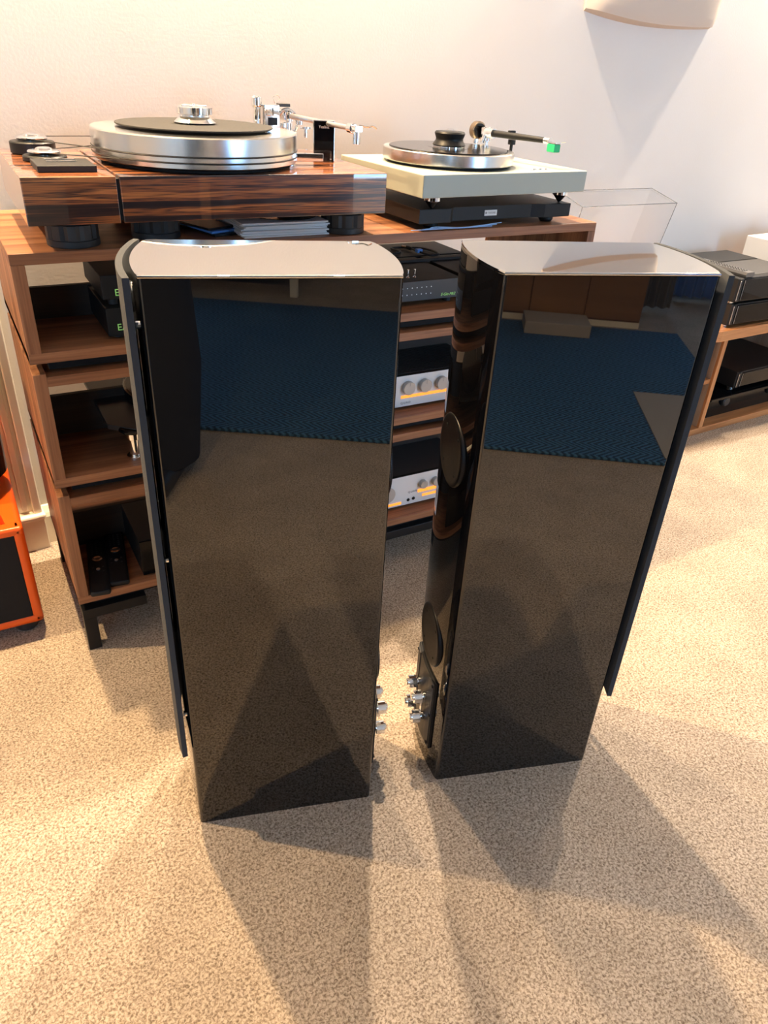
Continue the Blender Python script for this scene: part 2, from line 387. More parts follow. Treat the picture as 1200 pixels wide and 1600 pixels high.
# ------------------------------------------------------------------ loudspeakers
def arc(d, hw, n=14, off=0.0, flip=1):
    """points of a bulging end face, b from -hw to hw, bulge d"""
    R_ = (hw * hw + d * d) / (2 * d); out = []
    a0 = math.asin(hw / R_)
    for i in range(n + 1):
        t = -a0 + 2 * a0 * i / n
        out.append(((R_ + off) * math.cos(t) - (R_ - d) - 0, (R_ + off) * math.sin(t)))
    return out
SPK_L, SPK_W, SPK_H = .2829, .176, .8856
hl, hw_ = SPK_L / 2, SPK_W / 2
def make_speaker(loc, rz, label):
    t = thing('floorstanding_speaker', label, 'speaker', loc, rz, 'pair of gloss black floorstanding speakers')
    fr = arc(.012, hw_); re = arc(.0115, hw_)
    poly = [(-hl - x, -y) for x, y in fr] + [(hl + x, y) for x, y in re]      # front at -x
    poly2 = []
    for q in poly:
        if not poly2 or (Vector(q) - Vector(poly2[-1])).length > 1e-5: poly2.append(q)
    n = len(poly2)
    bm = nb(); prism(bm, poly2, 0, SPK_H - .004, 0)
    es = [e for e in bm.edges if abs(e.verts[0].co.z - e.verts[1].co.z) > .1 and abs(abs(e.verts[0].co.y) - hw_) < 1e-4]
    bmesh.ops.bevel(bm, geom=es, offset=.004, segments=3, affect='EDGES', profile=.5)
    P('cabinet', bm, m_piano, t, True)
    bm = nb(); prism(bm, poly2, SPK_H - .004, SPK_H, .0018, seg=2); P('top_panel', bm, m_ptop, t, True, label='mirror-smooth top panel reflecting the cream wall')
    # grille: curved cloth panel standing off the front
    i_ = arc(.012, hw_ + .003, 16, .0075); o_ = arc(.012, hw_ + .003, 16, .0150)
    gp = [(-hl - x, -y) for x, y in i_] + [(-hl - x, -y) for x, y in reversed(o_)]
    bm = nb(); prism(bm, gp, .168, SPK_H - .001, .001); g = P('grille', bm, m_grille, t, True, label='dark blue-grey cloth grille')
    for z in (.24, .52, .83):
        for s in (-1, 1):
            P('grille_peg', cyl(nb(), .004, 0, .012, seg=10, Mx=T(-hl + .004, s * .074, z) @ RY(-PI / 2)), m_chrome, g, True)
    # front drivers
    for z, r in ((.60, .069), (.425, .069), (.755, .060), (.84, .018)):
        Mx = T(-hl - .0128, 0, z) @ RY(-PI / 2)
        bm = nb(); lathe(bm, [(r * .86, 0), (r, 0), (r, .002), (r * .97, .0045), (r * .88, .003), (r * .86, .001)], 40, Mx=Mx)
        d = P('driver_rim', bm, m_chrome, t, True)
        P('cone', lathe(nb(), [(r * .87, .0005), (r * .6, .0006), (r * .3, .0008), (r * .12, .002), (0, .003)], 32, Mx=Mx), m_satin, d, True)
    # rear ports
    for z in (.612, .265):
        Mx = T(hl + .006, 0, z) @ RY(PI / 2)
        bm = nb(); r = .054
        lathe(bm, [(0, .0062), (.018, .0062), (.036, .0060), (.046, .0062), (.051, .0072), (.054, .006), (.0555, .0035), (.0555, 0), (.05, -.004)], 48, Mx=Mx)
        q = P('rear_port', bm, m_port, t, True)
        for k in range(4):
            a = PI / 4 + k * PI / 2
            P('screw', cyl(nb(), .0022, .0055, .0068, (.040 * math.cos(a), .040 * math.sin(a)), 8, Mx=Mx), m_blackm, q)
    # terminal plate, curved with the cabinet back
    R_ = (hw_ ** 2 + .0115 ** 2) / .023
    def bx_(y, off): return hl + math.sqrt((R_ + off) ** 2 - y * y) - (R_ - .0115)
    ys = [-.055 + .11 * i / 8 for i in range(9)]
    def ring(y0, y1, off0, off1, z0, z1, nm, mm):
        yy = [y0 + (y1 - y0) * i / 8 for i in range(9)]
        return P(nm, prism(nb(), [(bx_(y, off0), y) for y in yy] + [(bx_(y, off1), y) for y in reversed(yy)], z0, z1, .0008), mm, t, True)
    pl = ring(-.055, .055, 0, .004, .045, .200, 'terminal_plate', m_black)
    ring(-.051, -.030, .0035, .0052, .049, .196, 'terminal_rail', m_grey); ring(.030, .051, .0035, .0052, .049, .196, 'terminal_rail', m_grey)
    for z in (.140, .092):
        for y in (-.019, .019):
            Mx = T(bx_(y, .004), y, z) @ RY(PI / 2)
            bm = nb(); lathe(bm, [(.0075, 0), (.0075, .004), (.005, .006), (.005, .012)], 16, Mx=Mx)
            st = [(.0105 + (.0016 if k % 2 else 0)) for k in range(16)]
            prism(bm, [(st[k] * math.cos(2 * PI * k / 16), st[k] * math.sin(2 * PI * k / 16)) for k in range(16)], .007, .021, .0008, Mx=Mx)
            cyl(bm, .006, .021, .025, seg=12, Mx=Mx)
            P('binding_post', bm, m_chrome, t, True)
    for y in (-.019, .019):
        P('jumper_link', box(nb(), bx_(y, .004) + .005, bx_(y, .004) + .0065, y - .004, y + .004, .092, .140, .0005), m_chrome, t)
    for y in (-.048, .048):
        for z in (.055, .122, .19): P('plate_screw', cyl(nb(), .003, 0, .0015, seg=10, Mx=T(bx_(y, .005), y, z) @ RY(PI / 2)), m_blackm, t)
    return t
def spk_center(p, yaw):
    c, s = math.cos(yaw), math.sin(yaw); return (p[0] + hl * c - hw_ * s, p[1] + hl * s + hw_ * c, 0)
yl, yr = .2545 - YAW, .2319 - YAW
spk = make_speaker(spk_center((.16293, .79429), yl), yl, 'gloss black floorstanding speaker on the left, its cloth grille facing left')
dup(spk, spk_center((.55767, .69222), yr), yr + PI, 'gloss black floorstanding speaker on the right, its ports and binding posts facing left')

# ------------------------------------------------------------------ walnut shelf unit
U0, U1, V0, V1, VP = .0775, 1.285, 1.295, 1.672, 1.485
TOPZ = .8036
def module(z0, z1, label, slab=False):
    t = thing('shelf_module', label, 'shelf unit', ((U0 + U1) / 2, (V0 + V1) / 2, z0), 0, 'stacked walnut shelf modules')
    h = z1 - z0; a = (U1 - U0) / 2; b = (V1 - V0) / 2; sd = .021; bt = .0175
    if slab: P('top_board', box(nb(), -a, a, -b, b, h - .018, h, .0012), m_walx, t, label='walnut top board with a mitred edge')
    else: P('top_board', box(nb(), -a + sd, a - sd, -b, b, h - .006 - bt, h - .006, .0008), m_walx, t)
    zt = h - .018 if slab else h
    for s in (-1, 1):
        x0, x1 = (-a, -a + sd) if s < 0 else (a - sd, a)
        P('side_board', box(nb(), x0, x1, -b, b, 0 if slab else 0, zt, .0008), m_walz, t)
    P('bottom_board', box(nb(), -a + (0 if slab else 0), a - 0, -b - .0006, b, -.0, bt, .0008), m_walx, t)
    yp = VP - (V0 + V1) / 2
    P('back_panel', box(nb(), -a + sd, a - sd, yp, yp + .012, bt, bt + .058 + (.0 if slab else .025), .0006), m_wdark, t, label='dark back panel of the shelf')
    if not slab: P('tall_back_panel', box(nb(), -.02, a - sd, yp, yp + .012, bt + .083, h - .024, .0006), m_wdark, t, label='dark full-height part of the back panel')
    # dark recessed spacer below
    P('recessed_spacer', box(nb(), -a + .03, a - .03, -b + .02, b - .02, -.0185, 0), m_blackm, t)
    return t
module(.6265, TOPZ, 'walnut shelf module with the thick top, carrying the two large turntables', True)
module(.3905, .6080, 'middle walnut shelf module holding a black turntable and a silver amplifier')
module(.1225, .3720, 'lowest walnut shelf module holding remotes and a silver amplifier')
t = thing('steel_leg_frame', 'black square steel leg frame under the lowest walnut shelf module', 'leg frame', ((U0 + U1) / 2, (V0 + V1) / 2, 0))
a = (U1 - U0) / 2; b = (V1 - V0) / 2
for sx in (-1, 1):
    for sy in (-1, 1):
        x = sx * (a - .016); y = sy * (b - .014)
        P('leg', box(nb(), x - .0125, x + .0125, y - .0125, y + .0125, 0, .081, .001), m_black, t)
        P('bracket', box(nb(), min(x + sx * .0125, x - sx * .115), max(x + sx * .0125, x - sx * .115), y - .0125, y + .0125, .081, .104, .001), m_black, t)
    x = sx * (a - .016)
    P('side_rail', box(nb(), x - .0125, x + .0125, -b + .0275, b - .0275, .081, .104, .001), m_black, t)
P('cross_rail', box(nb(), .05, .30, -b + .0015, -b + .0265, .081, .104, .001), m_black, t)

# ------------------------------------------------------------------ rosewood turntable
def foot_prof(n=20, r0=.0375, r1=.041):
    return [((r1 if (k % 4) < 3 else r0) * math.cos(2 * PI * k / (n * 4)), (r1 if (k % 4) < 3 else r0) * math.sin(2 * PI * k / (n * 4))) for k in range(n * 4)]
RT = thing('rosewood_turntable', 'large gloss rosewood turntable with a thick aluminium platter', 'turntable', (.42, 1.45, TOPZ), math.radians(-.6))
X0, X1, Y0, Y1 = -.306, .304, -.178, .178; ZB, ZT = .0425, .1105
sx = -.168
P('motor_plinth', box(nb(), X0, sx - .0025, Y0, Y1, ZB, ZT, .0012), m_rosy, RT)
P('main_plinth', box(nb(), sx + .0025, X1, Y0, Y1, ZB, ZT, .0012), m_rosx, RT)
P('joint_core', box(nb(), sx - .003, sx + .003, Y0 + .004, Y1 - .004, ZB + .004, ZT - .004), m_blackm, RT)
for fx, fy in ((-.236, -.105), (-.236, .12), (.252, -.105), (.25, .12), (-.095, -.075), (-.09, .12)):
    bm = nb()
    cyl(bm, .0415, 0, .011, (fx, fy), 48, .001)
    prism(bm, [(x + fx, y + fy) for x, y in foot_prof(10)], .011, .034, .0008)
    cyl(bm, .036, .034, ZB, (fx, fy), 48, .0008)
    P('foot', bm, m_rubber, RT, True)
PC = (.008, -.004)
bm = nb(); pb, pt = ZT + .006, ZT + .0535; R0 = .178
lathe(bm, [(0, pb), (R0 - .003, pb), (R0, pb + .002), (R0, pb + .0085), (R0 - .0018, pb + .0095), (R0 - .0018, pb + .0105), (R0, pb + .0115),
           (R0, pb + .0175), (R0 - .0018, pb + .0185), (R0 - .0018, pb + .0195), (R0, pb + .0205), (R0, pt - .002), (R0 - .002, pt), (.14, pt), (0, pt)], 128, (*PC, 0))
P('platter', bm, m_steel, RT, True, label='thick polished aluminium platter')
P('platter_shadow_ring', cyl(nb(), .165, ZT + .0005, pb + .0005, PC, 64), m_blackm, RT, True)
bm = nb(); lathe(bm, [(0, pt + .0035), (.134, pt + .0035), (.136, pt + .005), (.1355, pt + .0065), (.13, pt + .007), (0, pt + .007)], 96, (*PC, 0)); P('record_mat', bm, m_mat, RT, True, label='dark grey record mat')
P('spindle', cyl(nb(), .0036, pt + .007, pt + .038, PC, 16), m_chrome, RT, True)
for (mx_, my, hh, rr) in ((-.252, .112, .020, .0375), (-.246, .010, .009, .035)):
    q = P('motor_housing', cyl(nb(), rr, ZT, ZT + hh, (mx_, my), 48, .002), m_black, RT, True)
    bm = nb(); z = ZT + hh
    lathe(bm, [(.012, z), (.012, z + .002), (.024, z + .0022), (.0265, z + .0045), (.0255, z + .0052), (.0265, z + .006), (.024, z + .0078), (.014, z + .0082), (.0125, z + .0105), (.008, z + .012), (0, z + .0125)], 48, (mx_, my, 0))
    P('pulley', bm, m_chrome, q, True)
# belts from pulleys round the platter
for (mx_, my, hh, zz) in ((-.252, .112, .020, pb + .019), (-.246, .010, .009, pb + .010)):
    z = ZT + hh + .0052; a1 = math.atan2(PC[1] - my, PC[0] - mx_)
    pts1 = [(mx_ + .025 * math.cos(a1 + PI / 2), my + .025 * math.sin(a1 + PI / 2), z), (PC[0] + R0 * math.cos(a1 + PI / 2 + .25), PC[1] + R0 * math.sin(a1 + PI / 2 + .25), zz)]
    pts2 = [(mx_ + .025 * math.cos(a1 - PI / 2), my + .025 * math.sin(a1 - PI / 2), z), (PC[0] + R0 * math.cos(a1 - PI / 2 - .25), PC[1] + R0 * math.sin(a1 - PI / 2 - .25), zz)]
    for pp in (pts1, pts2): P('drive_belt', tube(nb(), pp, .0009, 6), m_rubber, RT)
for zz in (pb + .019, pb + .010):
    P('drive_belt', tube(nb(), [(PC[0] + (R0 + .0002) * math.cos(2 * PI * k / 96), PC[1] + (R0 + .0002) * math.sin(2 * PI * k / 96), zz) for k in range(97)], .0011, 6), m_rubber, RT)
bm = nb(); cpx, cpy = -.232, -.088
prism(bm, [(cpx - .043, cpy - .045), (cpx + .043, cpy - .045), (cpx + .043, cpy + .048), (cpx - .043, cpy + .048)], ZT, ZT + .0095, .001); q = P('control_pad', bm, m_case, RT)
for k in range(2):
    P('control_button', box(nb(), cpx - .024, cpx + .022, cpy + .002 + k * .024, cpy + .008 + k * .024, ZT + .0095, ZT + .0108, .0004), m_chrome, q)
# tonearm: tower behind, arm running forward over the right side
tx, ty = .182, .158
bm = nb(); cyl(bm, .011, ZT, ZT + .014, (tx, ty), 24); cyl(bm, .0075, ZT + .014, ZT + .085, (tx, ty), 24); cyl(bm, .011, ZT + .080, ZT + .100, (tx, ty), 24, .003)
P('arm_tower', bm, m_chrome, RT, True)
bm = nb(); box(bm, tx + .010, tx + .044, ty - .016, ty + .012, ZT + .045, ZT + .086, .002); box(bm, tx + .015, tx + .023, ty - .019, ty - .015, ZT + .066, ZT + .078, .001); box(bm, tx + .028, tx + .038, ty - .019, ty - .015, ZT + .066, ZT + .080, .001)
box(bm, tx + .014, tx + .074, ty - .010, ty + .008, ZT + .036, ZT + .044, .001); P('arm_bearing_block', bm, m_chrome, RT)
P('bearing_window', box(nb(), tx + .018, tx + .038, ty - .0175, ty - .0155, ZT + .049, ZT + .063, .0005), m_black, RT)
P('top_plate', box(nb(), tx + .046, tx + .070, ty - .008, ty + .010, ZT + .082, ZT + .088, .0008), m_grey, RT)
px_, py_ = tx + .062, ty - .01
bm = nb()
tube(bm, [(px_ + .021 * math.cos(k * PI / 12), py_, ZT + .054 + .024 * math.sin(k * PI / 12)) for k in range(-3, 16)], .0032, 8)
P('bearing_ring', bm, m_chrome, RT, True)
bm = nb()
for (dx, dy, dz, r, h) in ((0, 0, .035, .010, .020), (.004, 0, .055, .007, .018), (.020, -.02, .052, .006, .012), (-.008, 0, .045, .008, .008), (.012, -.006, .028, .007, .010)):
    cyl(bm, r, ZT + dz, ZT + dz + h, (px_ + dx, py_ + dy), 16)
cyl(bm, .0135, ZT + .002, ZT + .036, (px_ + .004, py_), 20, .002)
P('arm_pivot', bm, m_chrome, RT, True)
hx, hy, hz = .262, -.118, ZT + .066
P('arm_tube', tube(nb(), [(px_ + .006, py_ - .004, ZT + .066), (hx, hy + .012, hz)], [.0052, .0042], 14), m_satin, RT, True)
bm = nb(); tube(bm, [(px_ + .002, py_ + .004, ZT + .067), (px_ - .004, py_ + .04, ZT + .068)], .010, 16); P('counterweight', bm, m_chrome, RT, True)
bm = nb(); cyl(bm, .0085, 0, .016, seg=18, Mx=T(hx, hy + .012, hz) @ FRONT); cyl(bm, .0065, hz - .024, hz + .002, (hx + .002, hy - .012), 12); box(bm, hx - .006, hx + .009, hy - .022, hy + .0, hz - .004, hz + .006, .001)
tube(bm, spline([(hx + .004, hy - .018, hz + .007), (hx + .016, hy - .026, hz + .005), (hx + .024, hy - .032, hz + .007), (hx + .03, hy - .036, hz + .003)], 4), .0014, 6)
P('headshell', bm, m_chrome, RT, True)
bm = nb(); cyl(bm, .004, ZT + .030, ZT + .048, (px_ + .026, py_ - .035), 12); cyl(bm, .012, ZT + .046, ZT + .050, (px_ + .026, py_ - .035), 20); P('arm_rest', bm, m_chrome, RT, True)
bm = nb(); tube(bm, spline([(px_ - .026, py_, ZT + .088), (px_ - .030, py_, ZT + .098), (px_ - .022, py_, ZT + .103), (px_ - .016, py_, ZT + .098), (px_ - .020, py_, ZT + .093)], 4), .0007, 6); P('signal_wire', bm, m_chrome, RT)

# record clamp on it
t = thing('record_clamp', 'waisted chrome record clamp on the large aluminium platter', 'record clamp', (.428, 1.446, TOPZ + pt + .0065))
bm = nb(); lathe(bm, [(.0, .0015), (.034, .0015), (.036, .003), (.0265, .012), (.026, .0145), (.031, .016), (.0315, .0265), (.029, .0275), (.012, .028), (.010, .029), (0, .0293)], 48); P('body', bm, m_chrome, t, True)
P('rubber_base', cyl(nb(), .031, 0, .0016, seg=40), m_rubber, t, True)
bm = nb()
for k in range(3): box(bm, -.022, .022, -.003, .003, 0.0275, .0295, .0006, Mx=RZ(k * PI / 3))
P('top_star', bm, m_satin, t)

# black handset standing at the back right of the plinth
t = thing('black_handset', 'slim black touch-screen handset standing upright by the rosewood turntable', 'handset', (.672, 1.432, TOPZ + ZT), math.radians(-24))
P('body', box(nb(), -.0205, .0205, -.003, .007, 0, .072, .0018), m_chrome, t)
P('screen', box(nb(), -.0185, .0195, -.0048, -.0032, .001, .070, .0006), m_gloss, t)
text('Yealink', .0068, m_dot, t, (.0, -.0051, .058), align='CENTER')
P('home_key', box(nb(), .012, .015, -.0055, -.0045, .005, .006), m_dot, t)
# clear acrylic block
t = thing('acrylic_block', 'clear acrylic block at the right rim of the large platter', 'acrylic block', (.625, 1.385, TOPZ + ZT), math.radians(-10))
P('block', box(nb(), -.035, .035, -.012, .012, 0, .026, .0015), m_acr, t)
P('metal_insert', box(nb(), -.030, .022, -.004, .006, .006, .020, .001), m_chrome, t)

# ------------------------------------------------------------------ magazines and record on the slab
z = TOPZ; mags = []
for k in range(9):
    th = .0026; q = P('magazine', box(nb(), -.0835, .0835, -.075, .075, 0, th, .0005), m_paper)
    dx = random.uniform(-.004, .004); q.location = (.548 + dx, 1.395 + random.uniform(-.006, .006), z + .0002); q.rotation_euler = (0, 0, random.uniform(-.035, .035)); z += th + .0002
    pos = ['bottommost', 'second from the bottom', 'third from the bottom', 'fourth from the bottom', 'in the middle', 'fourth from the top', 'third from the top', 'second from the top', 'topmost'][k]
    tag(q, 'white-edged magazine under the rosewood turntable, %s of its stack' % pos, 'magazine', 'stack of magazines under the rosewood turntable')
for k in range(3):
    q = P('booklet', box(nb(), -.03, .03, -.075, .075, 0, .004, .0005), [m_black, m_blue, m_black][k]); q.location = (.432 - k * .010, 1.42 + .006 * k, TOPZ + .0002 + k * .0045); q.rotation_euler = (0, 0, .22 + .07 * k)
    tag(q, ['glossy black booklet left of the magazines, lowest of three', 'blue-edged booklet between two black ones, left of the magazines', 'glossy black booklet left of the magazines, topmost of three'][k], 'booklet', 'booklets fanned beside the magazines')
q = P('vinyl_record', lathe(nb(), [(0, 0), (.066, 0), (.066, .0014), (.028, .0014), (.027, .0018), (0, .0018)], 64), m_vinyl, None, True); q.location = (.566, 1.392, z + .0004)
tag(q, 'black disc lying on top of the magazine stack', 'disc')
bm = nb()
# ------------------------------------------------------------------ isolation platform and champagne turntable
t = thing('isolation_platform', 'black isolation platform with a small white badge, under the champagne turntable', 'platform', (.975, 1.45, TOPZ), math.radians(1.2))
A0, A1, B0, B1 = -.163, .229, -.150, .150
poly = [(A0, B0), (A0 + .075, B0), (A0 + .088, B0 + .012), (A1 - .100, B0 + .012), (A1 - .072, B0), (A1, B0), (A1, B1), (A0, B1)]
P('board', prism(nb(), poly, .014, .041, .0012), m_black, t)
for x, y in ((A0 + .05, B0 + .035), (A1 - .035, B0 + .035), (A0 + .05, B1 - .03), (A1 - .035, B1 - .03)):
    P('foot', lathe(nb(), [(0, 0), (.012, 0), (.016, .005), (.016, .014)], 24, (x, y, 0)), m_black, t, True)
q = P('badge', box(nb(), .004, .036, B0 + .0105, B0 + .012, .0215, .0325, .0003), m_white, t)
text('THIXAR', .0058, m_print, q, (.0115, B0 + .0102, .0252)); P('badge_mark', cyl(nb(), .0024, 0, .0004, seg=12, Mx=T(.0078, B0 + .0105, .0272) @ FRONT), m_print, q)
for k in range(3):
    pts = spline([(.80 + .02 * k, 1.300, TOPZ + .0025), (.86, 1.2985 + .003 * k, TOPZ + .003 + .0015 * k), (.93, 1.301 + .002 * k, TOPZ + .0025), (1.0 + .012 * k, 1.305, TOPZ + .0022 + .003 * k)], 6)
    q = P('blue_cable', tube(nb(), pts, .0009, 6), m_lblue, None, True)
    tag(q, ['lowest thin blue cable lying before the black isolation platform', 'middle thin blue cable crossing before the black isolation platform', 'upper thin blue cable ending right below the platform badge'][k], 'cable', 'thin blue cables before the platform')
WT = thing('champagne_turntable', 'pale green-grey turntable with a black carbon tonearm', 'turntable', (1.0, 1.425, TOPZ + .041), math.radians(3.2))
ZB2, ZT2 = .0245, .0655; A0, A1, B0, B1 = -.208, .218, -.146, .168
P('plinth', box(nb(), A0, A1, B0, B1, ZB2, ZT2, .0015), m_plinth, WT, label='pale champagne plinth with sharp edges')
for x, y in ((-.182 + .02, -.115), (.182, -.112), (0, .11)):
    bm = nb(); cyl(bm, .0165, .0145, ZB2, (x, y), 32, .001); P('foot', bm, m_chrome, WT, True)
    P('spike', lathe(nb(), [(0, 0), (.0025, .0005), (.0145, .0145)], 24, (x, y, 0)), m_blackg, WT, True)
pc = (-.036, .014); zb = ZT2 + .005; zt = ZT2 + .028
P('platter', lathe(nb(), [(0, zb), (.136, zb), (.138, zb + .002), (.138, zt - .0015), (.1365, zt), (.126, zt), (0, zt)], 112, (*pc, 0)), m_steel, WT, True, label='brushed aluminium platter')
P('sub_platter', cyl(nb(), .128, ZT2, zb + .0003, pc, 64), m_blackm, WT, True)
P('record', lathe(nb(), [(0, zt + .0004), (.125, zt + .0004), (.1255, zt + .0012), (.125, zt + .0022), (.045, zt + .0020), (.044, zt + .0024), (0, zt + .0024)], 96, (*pc, 0)), m_vinyl, WT, True, label='black record on the platter')
for k in range(3):
    P('control_button', lathe(nb(), [(0, ZT2), (.0052, ZT2), (.0052, ZT2 + .003), (.004, ZT2 + .0042), (0, ZT2 + .0044)], 20, (.083 + .0165 * k, -.125, 0)), m_chrome, WT, True)
ax, ay = .132, .10; az = ZT2 + .051
bm = nb(); cyl(bm, .022, ZT2, ZT2 + .006, (ax, ay), 32); cyl(bm, .008, ZT2 + .006, az - .014, (ax, ay), 20); cyl(bm, .013, az - .018, az - .010, (ax, ay), 24); cyl(bm, .009, az - .010, az + .011, (ax, ay), 24)
P('arm_base', bm, m_chrome, WT, True)
bm = nb(); tube(bm, [(ax - .004, ay - .006, az), (ax - .002, ay - .03, az)], .0105, 20); tube(bm, [(ax - .012, ay, az + .004), (ax + .012, ay, az + .004)], .006, 14); P('bearing_yoke', bm, m_chrome, WT, True)
ex, ey, ez = .158, -.088, ZT2 + .051
Mb = T(ax - .006, ay + .020, az + .002) @ RX(PI / 2) @ T(0, 0, -.008)
P('counterweight', lathe(nb(), [(.009, -.006), (.0175, -.006), (.019, -.003), (.019, .009), (.0175, .011), (.009, .011)], 36, Mx=Mb), m_bronze, WT, True)
P('counterweight_core', cyl(nb(), .0145, .010, .014, seg=28, Mx=Mb), m_blackg, WT, True)
P('arm_tube', tube(nb(), [(ax, ay - .028, az), (ex - .002, ey + .02, ez)], [.0072, .0058], 18), m_black, WT, True, label='black carbon arm tube')
bm = nb(); tube(bm, [(ex - .002, ey + .021, ez), (ex, ey + .006, ez)], .0065, 14); box(bm, ex - .008, ex + .008, ey - .020, ey + .008, ez - .0035, ez - .0005, .0006); tube(bm, [(ex + .008, ey - .008, ez - .002), (ex + .026, ey - .014, ez)], .0012, 6)
P('headshell', bm, m_chrome, WT, True)
bm = nb(); prism(bm, [(-.0085, -.018), (.0085, -.018), (.0085, .004), (-.0085, .004)], -.020, -.004, .002, Mx=T(ex, ey, ez)); P('cartridge', bm, m_green, WT, True, label='bright green cartridge')
bm = nb(); cyl(bm, .0035, ZT2, az - .012, (ax + .018, ay - .07), 12); cyl(bm, .0085, az - .018, az - .008, (ax + .018, ay - .07), 16); box(bm, ax + .006, ax + .022, ay - .075, ay - .066, az + .004, az + .010, .001); P('arm_lift', bm, m_black, WT, True)
bm = nb(); tube(bm, [(ax - .034, ay - .03, zt + .004), (ax - .028, ay - .028, zt + .018), (ax - .024, ay - .018, zt + .022)], .0045, 10); cyl(bm, .006, zt + .003, zt + .012, (ax - .045, ay - .02), 12); P('anti_skate', bm, m_chrome, WT, True)
c_, s_ = math.cos(math.radians(3.2)), math.sin(math.radians(3.2))
t = thing('record_weight', 'waisted black record weight on the champagne turntable', 'record weight', (1.0 + pc[0] * c_ - pc[1] * s_, 1.425 + pc[0] * s_ + pc[1] * c_, TOPZ + .041 + zt + .0025))
P('body', lathe(nb(), [(0, .002), (.033, .002), (.0345, .004), (.033, .007), (.029, .012), (.0285, .016), (.031, .022), (.032, .026), (.030, .029), (0, .0295)], 48), m_black, t, True)
P('felt_base', cyl(nb(), .033, 0, .0021, seg=40), m_chrome, t, True)
P('cap', lathe(nb(), [(0, .029), (.018, .029), (.018, .0305), (.008, .031), (.006, .034), (0, .0345)], 32), m_acr, t, True)

# ------------------------------------------------------------------ devices in the shelves
def device(name, label, cat, u0, u1, v0, v1, z0, z1, m, feet=.006, group=None, rz=0, bev=.0015, front=None):
    t = thing(name, label, cat, ((u0 + u1) / 2, (v0 + v1) / 2, z0), rz, group)
    a, b = (u1 - u0) / 2, (v1 - v0) / 2; h = z1 - z0
    P('case', box(nb(), -a, a, -b, b, feet, h, bev), m, t)
    if front: P('front_panel', box(nb(), -a, a, -b - .004, -b - .0002, feet, h, bev * .6), front, t)
    if feet:
        for x in (-a + .02, a - .02):
            for y in (-b + .02, b - .02): P('foot', cyl(nb(), .009, 0, feet, (x, y), 16), m_rubber, t, True)
    return t, a, b, h
F1 = .6265 + .0175; F2 = .3905 + .0175; F3 = .1225 + .0175
t, a, b, h = device('power_supply', 'lower of two black boxes with green lettering in the top module', 'audio device', .213, .50, 1.325, 1.505, F1, F1 + .055, m_case, .006)
text('EAT', .0165, m_lgreen, t, (-a + .0155, -b - .0006, .016))
t, a, b, h = device('preamplifier', 'upper of two black boxes with green lettering in the top module', 'audio device', .213, .47, 1.335, 1.50, F1 + .0552, F1 + .108, m_case, .012)
text('EAT', .0165, m_lgreen, t, (-a + .0205, -b - .0006, .018))
t, a, b, h = device('phono_stage', 'dark grey phono stage with white dots and four switches', 'phono stage', .66, .957, 1.335, 1.53, F1, F1 + .053, m_case, .012, front=m_grey)
for r in range(2):
    for k in range(9): P('indicator_dot', cyl(nb(), .0012, 0, .0006, seg=8, Mx=T(a - .172 + k * .0118, -b - .004, .040 - r * .014) @ FRONT), m_dot, t)
text('E-Glo Mk2', .0085, m_lgreen, t, (a - .052, -b - .0046, .018), shear=.3)
for k in range(4):
    P('valve_switch', tube(nb(), [(a - .150 + k * .0165, -b + .030, h), (a - .150 + k * .0165, -b + .030, h + .004), (a - .1495 + k * .0165, -b + .0305, h + .016)], [.004, .0022, .0026], 10), m_chrome, t, True)
t, a, b, h = device('phono_power_unit', 'dark grey power unit right of the phono stage, half hidden', 'audio device', .972, 1.11, 1.335, 1.53, F1, F1 + .053, m_case, .012, front=m_grey)
text('EAT', .016, m_lgreen, t, (-a + .012, -b - .0046, .02))
t, a, b, h = device('rear_component', 'plain black component at the back of the top module', 'audio device', .70, 1.10, 1.535, 1.668, F1, F1 + .054, m_case, .004)
bm = nb(); zc = F1 + .0575
tube(bm, spline([(0.976, 1.579, zc + .003), (0.98, 1.55, zc + .002), (0.991, 1.516, zc), (1.021, 1.526, zc), (1.011, 1.586, zc), (0.94, 1.61, zc), (0.938, 1.565, zc), (0.8879999999999999, 1.545, zc)], 6), .0026, 8)
q = P('power_cable', bm, m_rubber, None, True); tag(q, 'black cable with a blue tag lying behind the phono stage', 'cable')
P('plug', tube(nb(), [(0.9704999999999999, 1.5915, zc + .004), (0.976, 1.579, zc + .003)], .0042, 10), m_rubber, q, True); P('plug_tip', tube(nb(), [(0.965, 1.604, zc + .004), (0.9704999999999999, 1.5915, zc + .004)], .0028, 10), m_chrome, q, True)
P('cable_tag', box(nb(), -.007, .007, -.006, .006, -.004, .004, .0003, Mx=T(0.98, 1.55, zc + .004)), m_blue, q)

